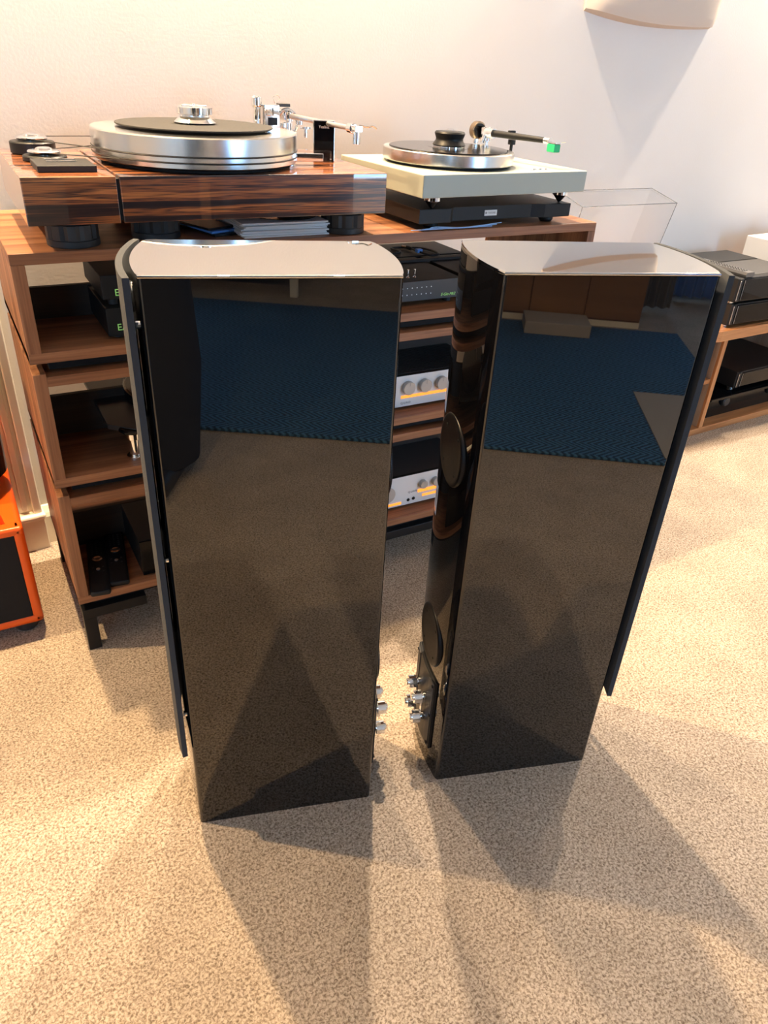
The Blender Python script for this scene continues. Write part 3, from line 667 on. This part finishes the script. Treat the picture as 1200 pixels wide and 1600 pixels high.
def silver_amp(label, u0, u1, v0, z0, h, knobs, strips, logo, extra, ribs):
    t, a, b, hh = device('integrated_amplifier', label, 'amplifier', u0, u1, v0, v0 + .17, z0, z0 + h, m_grey, .008, 'silver amplifiers with orange stripes', front=m_white)
    P('front_lip', box(nb(), -a, a, -b - .004, -b + .004, h, h + .0012), m_case, t)
    if ribs:
        for k in range(24):
            P('cooling_rib', box(nb(), -a + .004, a - .004, -b + .008 + k * .0064, -b + .0112 + k * .0064, h, h + .0022), m_case, t)
    for x, z, r in knobs:
        q = P('knob', lathe(nb(), [(r, 0), (r, .010), (r - .001, .011), (0, .011)], 36, Mx=T(x, -b - .004, z) @ FRONT), m_knob, t, True)
        P('knob_pointer', box(nb(), -.0004, .0004, r * .4, r * .9, .011, .0114, Mx=T(x, -b - .004, z) @ FRONT), m_print, q)
    for x0, x1, z0_, z1_ in strips: P('orange_strip', box(nb(), x0, x1, -b - .0052, -b - .0042, z0_, z1_, .0004), m_strip, t)
    text('QUAD', logo[2], m_print, t, (logo[0], -b - .0045, logo[1]), space=1.4)
    for x, z, r in extra: P('jack_socket', lathe(nb(), [(r, 0), (r, .001), (r * .6, .0014), (r * .5, -.001), (0, -.001)], 20, Mx=T(x, -b - .004, z) @ FRONT), m_black, t, True)
    return t
# middle module: face u .78-1.09, z from F2
silver_amp('white-fronted amplifier with three grey knobs in the middle shelf module', .775, 1.045, 1.335, F2, .082,
           [(-.071, .054, .0155), (-.027, .054, .0155), (.018, .054, .0155), (.068, .045, .012)], [(-.087, .12, .0285, .0355)], (-.087, .0145, .0075), [], True)
silver_amp('white-fronted amplifier with a big knob and orange windows in the lowest shelf module', .745, 1.045, 1.335, F3, .090,
           [(-.095, .052, .021), (.008, .060, .011), (.045, .060, .011), (.11, .05, .018)], [(-.112, -.050, .0135, .020), (-.004, .07, .036, .045), (.010, .07, .0225, .029)], (-.032, .040, .0075), [(-.030, .021, .0042), (-.015, .022, .0042)], False)

# black glass turntable, middle module left
gx = -.018
t = thing('glass_turntable', 'black glass turntable with a clamp leg, left side of the middle shelf module', 'turntable', (.36, 1.43, F2))
zz = .056
poly = [(-.168, -.045), (-.168, .20), (-.13, .24), (.14, .24), (.18, .1), (.16, -.08), (-.06, -.115), (-.105, -.105)]
poly = [(x, y - .03) for x, y in poly]
P('plinth', prism(nb(), poly, zz, zz + .010, .001), m_tint, t)
P('platter', lathe(nb(), [(0, zz + .012), (.138, zz + .012), (.138, zz + .030), (.136, zz + .031), (0, zz + .031)], 96, (.028, .03, 0)), m_blackg, t, True)
P('platter_edge', lathe(nb(), [(.1365, zz + .0315), (.1392, zz + .0315), (.1392, zz + .0335), (.1365, zz + .0335)], 96, (.028, .03, 0)), m_acr, t, True)
P('record', lathe(nb(), [(0, zz + .032), (.134, zz + .032), (.134, zz + .034), (0, zz + .034)], 80, (.028, .03, 0)), m_vinyl, t, True)
P('bearing', cyl(nb(), .03, .0, zz + .012, (.028, .03), 32), m_black, t, True)
for x, y in ((-.128, -.098), (-.12, .15), (.14, .02)):
    bm = nb(); cyl(bm, .016, 0, .006, (x, y), 24); cyl(bm, .010, .006, .045, (x, y), 24); cyl(bm, .0135, .040, .056, (x, y), 24)
    q = P('foot', bm, m_chrome if y < 0 else m_black, t, True)
    P('foot_pad', cyl(nb(), .025, .056, .064, (x, y), 8, .002), m_gloss, q, True)
    P('foot_screw', cyl(nb(), .005, .064, .0652, (x, y), 16), m_chrome, q, True)
bm = nb(); cyl(bm, .030, zz + .010, zz + .016, (-.062, .155), 32); P('arm_board', bm, m_satin, t, True)
bm = nb(); cyl(bm, .009, zz + .016, zz + .055, (-.05, .16), 20); box(bm, -.066, -.058, .105, .14, zz + .012, zz + .018, .001); tube(bm, [(-.05, .16, zz + .05), (-.035, -.02, zz + .048)], .003, 10); P('tonearm', bm, m_chrome, t, True)
P('screw', cyl(nb(), .0035, zz + .010, zz + .0114, (-.084, .055), 12), m_chrome, t, True)

# lowest module, left: remotes and black box
def remote(label, loc, rz, l, w_, rows):
    t = thing('remote_control', label, 'remote control', loc, rz, 'black remote controls in the lowest shelf module')
    P('body', box(nb(), -w_ / 2, w_ / 2, -l / 2, l / 2, 0, .013, .005), m_black, t, True)
    bm = nb()
    P('navigation_ring', lathe(nb(), [(.004, .013), (.0105, .013), (.0105, .0145), (.007, .0155), (.004, .0142)], 28, (0, .018, 0)), m_chrome, t, True)
    P('lower_button', cyl(nb(), .004, .013, .0148, (0, -.022), 16), m_satin, t, True)
    for r in range(rows):
        for k in range(3): P('key', cyl(nb(), .0018, .0128, .0138, (-.009 + .009 * k, .038 + r * .008), 8), m_grey, t)
    for k in (-1, 1):
        for y in (-.014, -.030): P('key', cyl(nb(), .0018, .0128, .0138, (k * .01, y), 8), m_grey, t)
    return t
remote('black remote nearest the side board, lowest shelf module', (.134, 1.38, F3), math.radians(-8), .20, .040, 6)
remote('black remote beside the black box, lowest shelf module', (.1745, 1.398, F3), math.radians(-8), .20, .040, 6)
t, a, b, h = device('black_component', 'large glossy black component beside the remotes in the lowest shelf module', 'audio device', .212, .52, 1.316, 1.48, F3, F3 + .085, m_case, .003, front=m_gloss)

# ------------------------------------------------------------------ orange cabinet, left edge
t = thing('orange_cabinet', 'glossy orange cabinet with a flat black front at the left edge', 'cabinet', (-.16, 1.56, 0))
a, b, h = .172, .155, .262
bm = nb()
# hollow shell: rim frame front, sides, back; sunk top
box(bm, a - .022, a, -b, b, .022, h, .009, 3); box(bm, -a, -a + .022, -b, b, .022, h, .009, 3)
box(bm, -a, a, -b, b, .022, .046, .009, 3); box(bm, -a, a, -b, -b + .03, h - .020, h, .007, 3); box(bm, -a, a, b - .03, b, .02, h + .06, .009, 3)
P('shell', bm, m_orange, t, True)
bm = nb(); box(bm, -a + .01, a - .01, -b + .01, b - .01, .19, .205, .002); P('sunken_top', bm, m_orange, t)
P('front_panel', box(nb(), -a + .018, a - .018, -b + .002, -b + .014, .03, h - .014, .003), m_blackm, t, label='flat charcoal front panel')
bm = nb(); prism(bm, [(a - .03, -b + .02), (a - .008, -b + .02), (a - .008, b - .02), (a - .06, b - .02)], .195, h + .001, .004); P('top_rim', bm, m_orange, t, True)
for x in (-a + .05, a - .035):
    for y in (-b + .03, b - .03): P('foot', cyl(nb(), .022, 0, .024, (x, y), 20, .004), m_rubber, t, True)
t = thing('tall_black_device', 'tall black rounded device standing in the orange cabinet', 'audio device', (-.066, 1.60, .2055))
P('body', lathe(nb(), [(0, .02), (.038, .02), (.042, .066), (.078, .10), (.080, .16), (.080, .30), (.072, .40), (.05, .45), (0, .46)], 40), m_blackg, t, True)
P('chrome_collar', lathe(nb(), [(0, 0), (.042, 0), (.044, .004), (.044, .018), (.038, .022), (0, .022)], 32), m_satin, t, True)

# ------------------------------------------------------------------ low record player stand and lid, right of the rack
t = thing('low_stand', 'low pale plank stand behind the right speaker, under the white turntable', 'stand', (1.72, 1.68, 0), WANG)
P('top_board', box(nb(), -.25, .25, -.15, .15, .50, .52, .001), m_oak, t)
for x in (-.24, .22): P('side_board', box(nb(), x, x + .02, -.15, .15, 0, .50, .001), m_light, t)
P('shelf_board', box(nb(), -.22, .22, -.15, .15, .2, .218, .001), m_oak, t)
t = thing('white_turntable', 'white turntable with its clear dust cover tilted open against the wall', 'turntable', (1.755, 1.665, .52), math.radians(0))
P('plinth', box(nb(), -.20, .20, -.13, .13, .012, .05, .002), m_white, t)
for x in (-.17, .17):
    for y in (-.1, .1): P('foot', cyl(nb(), .015, 0, .0125, (x, y), 16), m_rubber, t, True)
P('platter', cyl(nb(), .12, .052, .07, (-.03, 0), 64, .001), m_satin, t, True)
P('tonearm', tube(nb(), [(.15, .1, .085), (.15, -.04, .08), (.12, -.09, .076)], .003, 8), m_satin, t, True)
P('arm_base', cyl(nb(), .018, .05, .088, (.15, .1), 20), m_chrome, t, True)
# lid: five thin acrylic walls; opening rearwards, tilted
ld = bpy.data.objects.new('dust_cover', None); COL.objects.link(ld); ld.parent = t; ld.location = (-.03, .055, .052); ld.rotation_euler = (math.radians(13), math.radians(0), 0); ld.empty_display_size = .05
LW, LH, LD = .185, .222, .055; th = .0028
for nm, bb in (('cover_face', (-LW, LW, -LD, -LD + th, 0, LH)), ('cover_side', (-LW, -LW + th, -LD, LD, 0, LH)), ('cover_side', (LW - th, LW, -LD, LD, 0, LH)), ('cover_top', (-LW, LW, -LD, LD, LH - th, LH))):
    P(nm, box(nb(), *bb, .0003), m_acr, ld)
for (p, q) in (((-LW, -LD, LH), (LW, -LD, LH)), ((-LW, LD, LH), (LW, LD, LH)), ((-LW, -LD, LH), (-LW, LD, LH)), ((LW, -LD, LH), (LW, LD, LH)), ((-LW, -LD, 0), (-LW, -LD, LH)), ((LW, -LD, 0), (LW, -LD, LH)), ((-LW, LD, 0), (-LW, LD, LH))):
    P('cover_edge', tube(nb(), [p, q], .0011, 6), m_acre, ld)

# ------------------------------------------------------------------ oak low shelf, far right
SU0, SU1, SV0, SV1 = 2.02, 3.3, 1.53, 1.90
t = thing('oak_media_shelf', 'low reclaimed oak media shelf on the right with planked back', 'shelf', (SU0, SV0, 0), math.radians(2.5))
W_ = SU1 - SU0; D_ = SV1 - SV0; H_ = .382
P('base_board', box(nb(), 0, W_, 0, D_, .0, .024, .002), m_oak, t)
P('top_board', box(nb(), 0, W_, .012, D_, H_ - .022, H_, .002), m_oak, t)
bm = nb(); pts = [(0, .014), (.10, .012), (.17, .0), (W_, -.004), (W_, .012), (0, .026)]
prism(bm, pts, H_ - .036, H_ - .001, .003); P('front_fascia', bm, m_oak, t, label='oiled oak front edge, curved at the left')
q = P('divider', box(nb(), .195, .215, .012, D_ - .02, .024, H_ - .022, .001), m_light, t)
P('divider_edging', box(nb(), .195, .215, .002, .012, .024, H_ - .022, .001), m_oakz, q, label='orange oak edging')
q = P('divider', box(nb(), .80, .82, .012, D_ - .02, .024, H_ - .022, .001), m_light, t)
P('divider_edging', box(nb(), .80, .82, .002, .012, .024, H_ - .022, .001), m_oakz, q, label='orange oak edging')
P('end_board', box(nb(), 0, .02, .002, D_, .024, H_ - .022, .001), m_oakz, t)
P('end_board', box(nb(), W_ - .02, W_, .002, D_, .024, H_ - .022, .001), m_oakz, t)
P('inner_shelf', box(nb(), .02, .195, .012, D_ - .02, .19, .206, .001), m_oak, t)
pm = None
nP = 26
for k in range(nP):
    x0 = .02 + (W_ - .04) * k / nP; x1 = .02 + (W_ - .04) * (k + 1) / nP - .0012
    q = P('plank', box(nb(), x0, x1, D_ - .016 + random.uniform(0, .003), D_ - .002, .024, H_ - .022, .0008), m_light, t)
# devices in and on it
def rounded_amp(label, loc, rz, w_, d, h, m_front, group='black components with round front pillars', led=None):
    t = thing('black_amplifier', label, 'amplifier', loc, rz, group)
    P('case', box(nb(), 0, w_, .004, d, .008, h, .003), m_case, t)
    P('front_panel', box(nb(), .026, w_ - .01, -.003, .006, .012, h - .004, .004, 3), m_front, t, True)
    for x in (.004, w_ - .016):
        P('front_pillar', box(nb(), x, x + .020, -.001, .012, .008, h, .006, 4), m_case, t, True)
        P('trim_line', box(nb(), x + .0005, x + .0025, -.0022, -.0002, .014, h - .006, .0006), m_satin, t)
        P('trim_line', box(nb(), x + .0205, x + .0215, -.0032, -.0002, .014, h - .006, .0004), m_satin, t)
    for x in (.02, w_ - .02):
        for y in (.03, d - .03): P('foot', cyl(nb(), .013, 0, .0085, (x, y), 20), m_chrome, t, True)
    return t
th_ = math.radians(0)
rounded_amp('black amplifier directly on the oak shelf, lower of two', (2.225, 1.555, .3825), th_, .35, .34, .080, m_gloss)
t = rounded_amp('black amplifier with vented top, upper of two on the oak shelf', (2.215, 1.550, .463), th_, .35, .34, .085, m_gloss)
P('vent_cover', box(nb(), .075, .345, .20, .335, .085, .0865, .0004), m_case, t)
for k in range(22): P('vent_slot', box(nb(), .062, .072, .110 + k * .0095, .1155 + k * .0095, .0848, .0858), m_blackm, t)
P('display_glass', box(nb(), .11, .342, .03, .19, .085, .0860, .0004), m_grey, t)
t = thing('remote_control', 'long grey remote with rows of buttons on the upper black amplifier', 'remote control', (2.262, 1.655, .5495), math.radians(2))
P('body', prism(nb(), [(-.019, 0), (.019, 0), (.022, .007), (.019, .015), (-.019, .015), (-.022, .007)], -.10, .10, .001, Mx=RX(PI / 2)), m_rgrey, t, True)
for r in range(14):
    for k in range(3): P('key', cyl(nb(), .0028, .0148, .0166, (-.011 + .011 * k, -.075 + r * .011), 8), m_grey, t)

# white box at far right
t = thing('white_valve_amplifier', 'white metal box with a chrome knob at the right edge, behind the black amplifiers', 'amplifier', (2.74, 1.80, .3725), math.radians(4.5))
P('case', box(nb(), -.13, .30, -.075, .06, .12, .235, .002), m_white, t)
P('base', box(nb(), -.12, .29, -.07, .055, .01, .12, .002), m_case, t)
P('knob', lathe(nb(), [(0, 0), (.012, 0), (.012, .008), (.008, .011), (0, .011)], 24, Mx=T(-.05, -.075, .185) @ FRONT), m_chrome, t, True)
P('valve_socket', lathe(nb(), [(0, .235), (.035, .235), (.035, .243), (.028, .25), (.02, .27), (0, .275)], 28, (.06, .0, 0)), m_chrome, t, True)
t = rounded_amp('wide black component on round feet inside the oak shelf', (2.40, 1.575, .125), math.radians(2.5), .38, .28, .070, m_gloss)
t = thing('glass_platform', 'black glass platform on fat round feet, bottom of the oak shelf', 'platform', (2.25, 1.545, .0245), math.radians(2.5))
P('glass_top', box(nb(), 0, .50, .0, .30, .090, .100, .002), m_gloss, t)
for x in (.150, .43):
    P('foot', cyl(nb(), .019, -.03, .018, seg=28, bev=.004, Mx=T(x, .05, .055) @ RX(PI / 2)), m_rubber, t, True)
    P('foot_stem', cyl(nb(), .007, 0, .09, (x + .01, .07), 12), m_black, t, True)
P('glass_front', box(nb(), -.002, .50, .045, .052, 0, .088, .001), m_gloss, t)
device('small_black_box', 'small black box in the lower left bay of the oak shelf', 'audio device', 2.06, 2.205, 1.575, 1.72, .0245, .135, m_grey, .004, rz=math.radians(2.5))
device('black_media_player', 'black box on the inner shelf of the oak unit', 'audio device', 2.06, 2.19, 1.60, 1.76, .2065, .28, m_gloss, .004, rz=math.radians(2.5))

# ------------------------------------------------------------------ plaster wall light above
u = 1.955; t = thing('plaster_wall_light', 'cream plaster uplighter on the wall at the top right', 'wall light', (u, wall_v(u), 1.215), WANG)
bm = nb(); n = 24; rings = []
for k in range(n + 1):
    s = -1 + 2 * k / n; x = s * .285
    zlow = .020 * s * s if s < 0 else .012 * s * s
    d = .045 * math.sqrt(max(0, 1 - s ** 4)) + .012
    prof_ = [(x * .985, 0, zlow), (x, -d * .8, zlow + .006), (x, -d, zlow + .03), (x * 1.02, -d - .012, .24), (x * 1.0, -d + .004, .24), (x, -.012, .06), (x, 0, .06)]
    rings.append([bm.verts.new(p) for p in prof_])
for A, B in zip(rings, rings[1:]):
    for i in range(7): bm.faces.new((A[i], A[(i + 1) % 7], B[(i + 1) % 7], B[i]))
bm.faces.new(rings[0]); bm.faces.new(rings[-1][::-1])
P('shade', bm, m_plaster, t, True)
P('bulb', lathe(nb(), [(0, .08), (.015, .08), (.018, .12), (.028, .15), (.02, .18), (0, .19)], 20, (0, -.06, 0)), m_white, t, True)

# ------------------------------------------------------------------ the room behind the camera (seen in the lacquer)
q = P('herringbone_rug', box(nb(), -1.35, 1.62, -2.16, -.665, .0005, .012, .004), m_rug); tag(q, 'navy herringbone rug reflected in the speaker sides', 'rug')
q = P('pale_mat', box(nb(), 1.25, 1.75, -1.29, -.70, .0125, .016, .001), m_pale); tag(q, 'pale flat mat on the right part of the navy rug', 'mat')
t = thing('wooden_sideboard', 'long brown wooden sideboard reflected in the right speaker', 'sideboard', (1.02, -2.42, 0))
P('carcass', box(nb(), -.42, .42, -.2, .2, .02, .75, .003), m_sideb, t)
P('base_strip', box(nb(), -.42, .42, .2, .204, 0, .03, .001), m_trim, t)
for x in (-.41, -.135, .14): P('door', box(nb(), x, x + .27, .201, .216, .04, .74, .002), m_sideb, t)
q = P('cardboard_box', box(nb(), .85, 1.16, -2.14, -1.95, .0125, .07, .002), m_pale); tag(q, 'flat pale carton on the rug before the wooden sideboard', 'box')
def curtain(name, u0, u1, v, z0, z1, m, n, amp, lab):
    bm = nb(); N = n * 8; lo = []; hi = []
    for k in range(N + 1):
        x = u0 + (u1 - u0) * k / N; y = v + amp * math.sin(2 * PI * n * k / N)
        lo.append(bm.verts.new((x, y, z0))); hi.append(bm.verts.new((x, y, z1)))
    fs = [bm.faces.new((lo[k], lo[k + 1], hi[k + 1], hi[k])) for k in range(N)]
    bmesh.ops.solidify(bm, geom=fs, thickness=.003)
    return tag(P(name, bm, m, None, True), lab, 'curtain')
curtain('floor_curtain', 1.45, 1.66, -2.55, .03, 2.2, m_curt, 4, .02, 'grey pleated curtain beside the wooden sideboard')
curtain('floor_curtain', 1.72, 2.15, -2.85, .03, 2.2, m_bcurt, 8, .02, 'blue sheer curtain at the right-hand window')
curtain('floor_curtain', 3.2, 3.7, -2.9, .03, 2.2, m_curt, 7, .02, 'grey curtain at the far side of the right-hand window')
t = thing('navy_sofa', 'dark navy sofa with pale legs at the far edge of the rug', 'sofa', (-.65, -2.5, 0))
P('seat', box(nb(), -.55, .45, -.3, .2, .12, .42, .03, 3), m_sofa, t, True); P('backrest', box(nb(), -.55, .45, -.42, -.28, .12, .80, .04, 3), m_sofa, t, True)
for x in (-.58, .40): P('armrest', box(nb(), x, x + .10, -.4, .2, .12, .58, .03, 3), m_sofa, t, True)
for x in (-.55, .44):
    for y in (-.36, .16): P('leg', box(nb(), x - .02, x + .02, y - .02, y + .02, 0, .13, .003), m_trim, t)

# the photographer, standing left behind the camera and holding a phone out to it
def skin(name, verts, edges, radii, m, parent, sub=2, root=0):
    me = bpy.data.meshes.new(name); me.from_pydata(verts, edges, []); me.materials.append(m)
    o = bpy.data.objects.new(name, me); COL.objects.link(o); o.parent = parent
    md = o.modifiers.new('skin', 'SKIN'); md.use_smooth_shade = True
    for i, r in enumerate(radii):
        rr = r if isinstance(r, tuple) else (r, r)
        me.skin_vertices[0].data[i].radius = rr; me.skin_vertices[0].data[i].use_root = (i == root)
    s = o.modifiers.new('sub', 'SUBSURF'); s.levels = sub; s.render_levels = sub
    return o
pr = thing('person', 'person in a long dark coat and trousers holding out a phone', 'person', (-.37, -.36, 0))
hs = [(.115, .02), (-.115, -.03)]
V_ = [(0, 0, .93), (0, -.01, 1.12), (0, -.02, 1.32), (0, -.02, 1.45), (0, 0, 1.53),
      (.10, .0, .86), (.105, .02, .48), (.11, -.01, .10), (.12, .09, .05), (.125, .15, .035),
      (-.10, 0, .86), (-.105, .0, .48), (-.115, -.04, .10), (-.125, .06, .05), (-.13, .12, .035),
      (.17, -.02, 1.40), (.26, .08, 1.16), (.352, .25, 1.085), (.372, .30, 1.08),
      (-.17, -.02, 1.40), (-.20, .10, 1.16), (.14, .24, 1.06), (.27, .275, 1.065)]
E_ = [(0, 1), (1, 2), (2, 3), (3, 4), (0, 5), (5, 6), (6, 7), (7, 8), (8, 9), (0, 10), (10, 11), (11, 12), (12, 13), (13, 14), (3, 15), (15, 16), (16, 17), (17, 18), (3, 19), (19, 20), (20, 21), (21, 22)]
R_ = [(.16, .12), (.155, .11), (.17, .12), (.11, .08), (.055, .055), (.105, .10), (.075, .075), (.055, .055), (.045, .035), (.04, .025),
      (.105, .10), (.075, .075), (.055, .055), (.045, .035), (.04, .025), (.065, .06), (.05, .05), (.034, .03), (.028, .02), (.065, .06), (.05, .05), (.034, .03), (.028, .02)]
skin('body', V_, E_, R_, m_cloth, pr)
bm = nb()
lathe(bm, [(.17, .03), (.21, .06), (.235, .35), (.21, .80), (.175, 1.05), (.17, 1.1), (.16, 1.1)], 32, Mx=Matrix.Diagonal((1, .72, 1, 1))); P('coat', bm, m_cloth, pr, True)
bm = nb(); lathe(bm, [(0, 1.50), (.045, 1.51), (.062, 1.54), (.076, 1.60), (.080, 1.66), (.072, 1.71), (.045, 1.745), (0, 1.755)], 28, Mx=T(0, .015, 0) @ Matrix.Diagonal((.95, 1.12, 1, 1)))
tube(bm, [(0, .098, 1.655), (0, .114, 1.625), (0, .106, 1.612)], [.008, .013, .012], 8)
for s in (-1, 1): tube(bm, [(s * .074, .0, 1.62), (s * .082, -.004, 1.65), (s * .076, -.004, 1.67)], [.008, .013, .010], 8)
hd = P('head', bm, m_skin, pr, True)
P('hair', lathe(nb(), [(.082, 1.635), (.086, 1.67), (.078, 1.725), (.048, 1.762), (0, 1.77)], 28, Mx=T(0, -.003, 0) @ Matrix.Diagonal((.97, 1.12, 1, 1))), m_hair, hd, True)
for s in (-1, 1): P('eye', lathe(nb(), [(0, -.009), (.007, -.005), (.009, 0), (.007, .005), (0, .009)], 12, (s * .030, .094, 1.655)), m_white, hd, True)
P('mouth', tube(nb(), [(-.022, .094, 1.578), (0, .101, 1.576), (.022, .094, 1.578)], [.003, .005, .003], 8), m_pale, hd, True)
for s, x in ((1, .372), (-1, .285)):
    for k in range(4):
        y = .305 + (.004 * k if s > 0 else -.015)
        L0 = .030 - .003 * abs(k - 1.5)
        zf = 1.098 - .016 * k
        skin('finger', [(x + .002 * s, y - .01, zf), (x + s * .010, y + L0 * .6, zf + .001), (x - s * .002, y + L0 + .002, zf), (x - s * .014, y + L0 + .002, zf - .001)], [(0, 1), (1, 2), (2, 3)], [.009, .0085, .008, .007], m_skin, pr, 1)
    skin('thumb', [(x, y - .01, 1.07), (x - s * .004, y + .003, 1.085), (x - s * .012, y + .010, 1.10)], [(0, 1), (1, 2)], [.010, .0095, .008], m_skin, pr, 1)
    P('palm', box(nb(), x - .012, x + .014, .275, .315, 1.045, 1.105, .010, 3), m_skin, pr, True)
for s, (x, y) in ((1, (.122, .09)), (-1, (-.127, .06))):
    P('shoe', box(nb(), x - .045, x + .045, y - .13, y + .12, 0.001, .075, .03, 3), m_shoe, pr, True)
t = thing('phone', 'black phone held by the person in dark clothes', 'phone', (-.035, -.02, 1.0865), 0)
t.rotation_euler = (-PITCH, 0, -YAW)
P('body', box(nb(), -.045, .03, -.012, -.004, -.08, .07, .003), m_blackg, t)
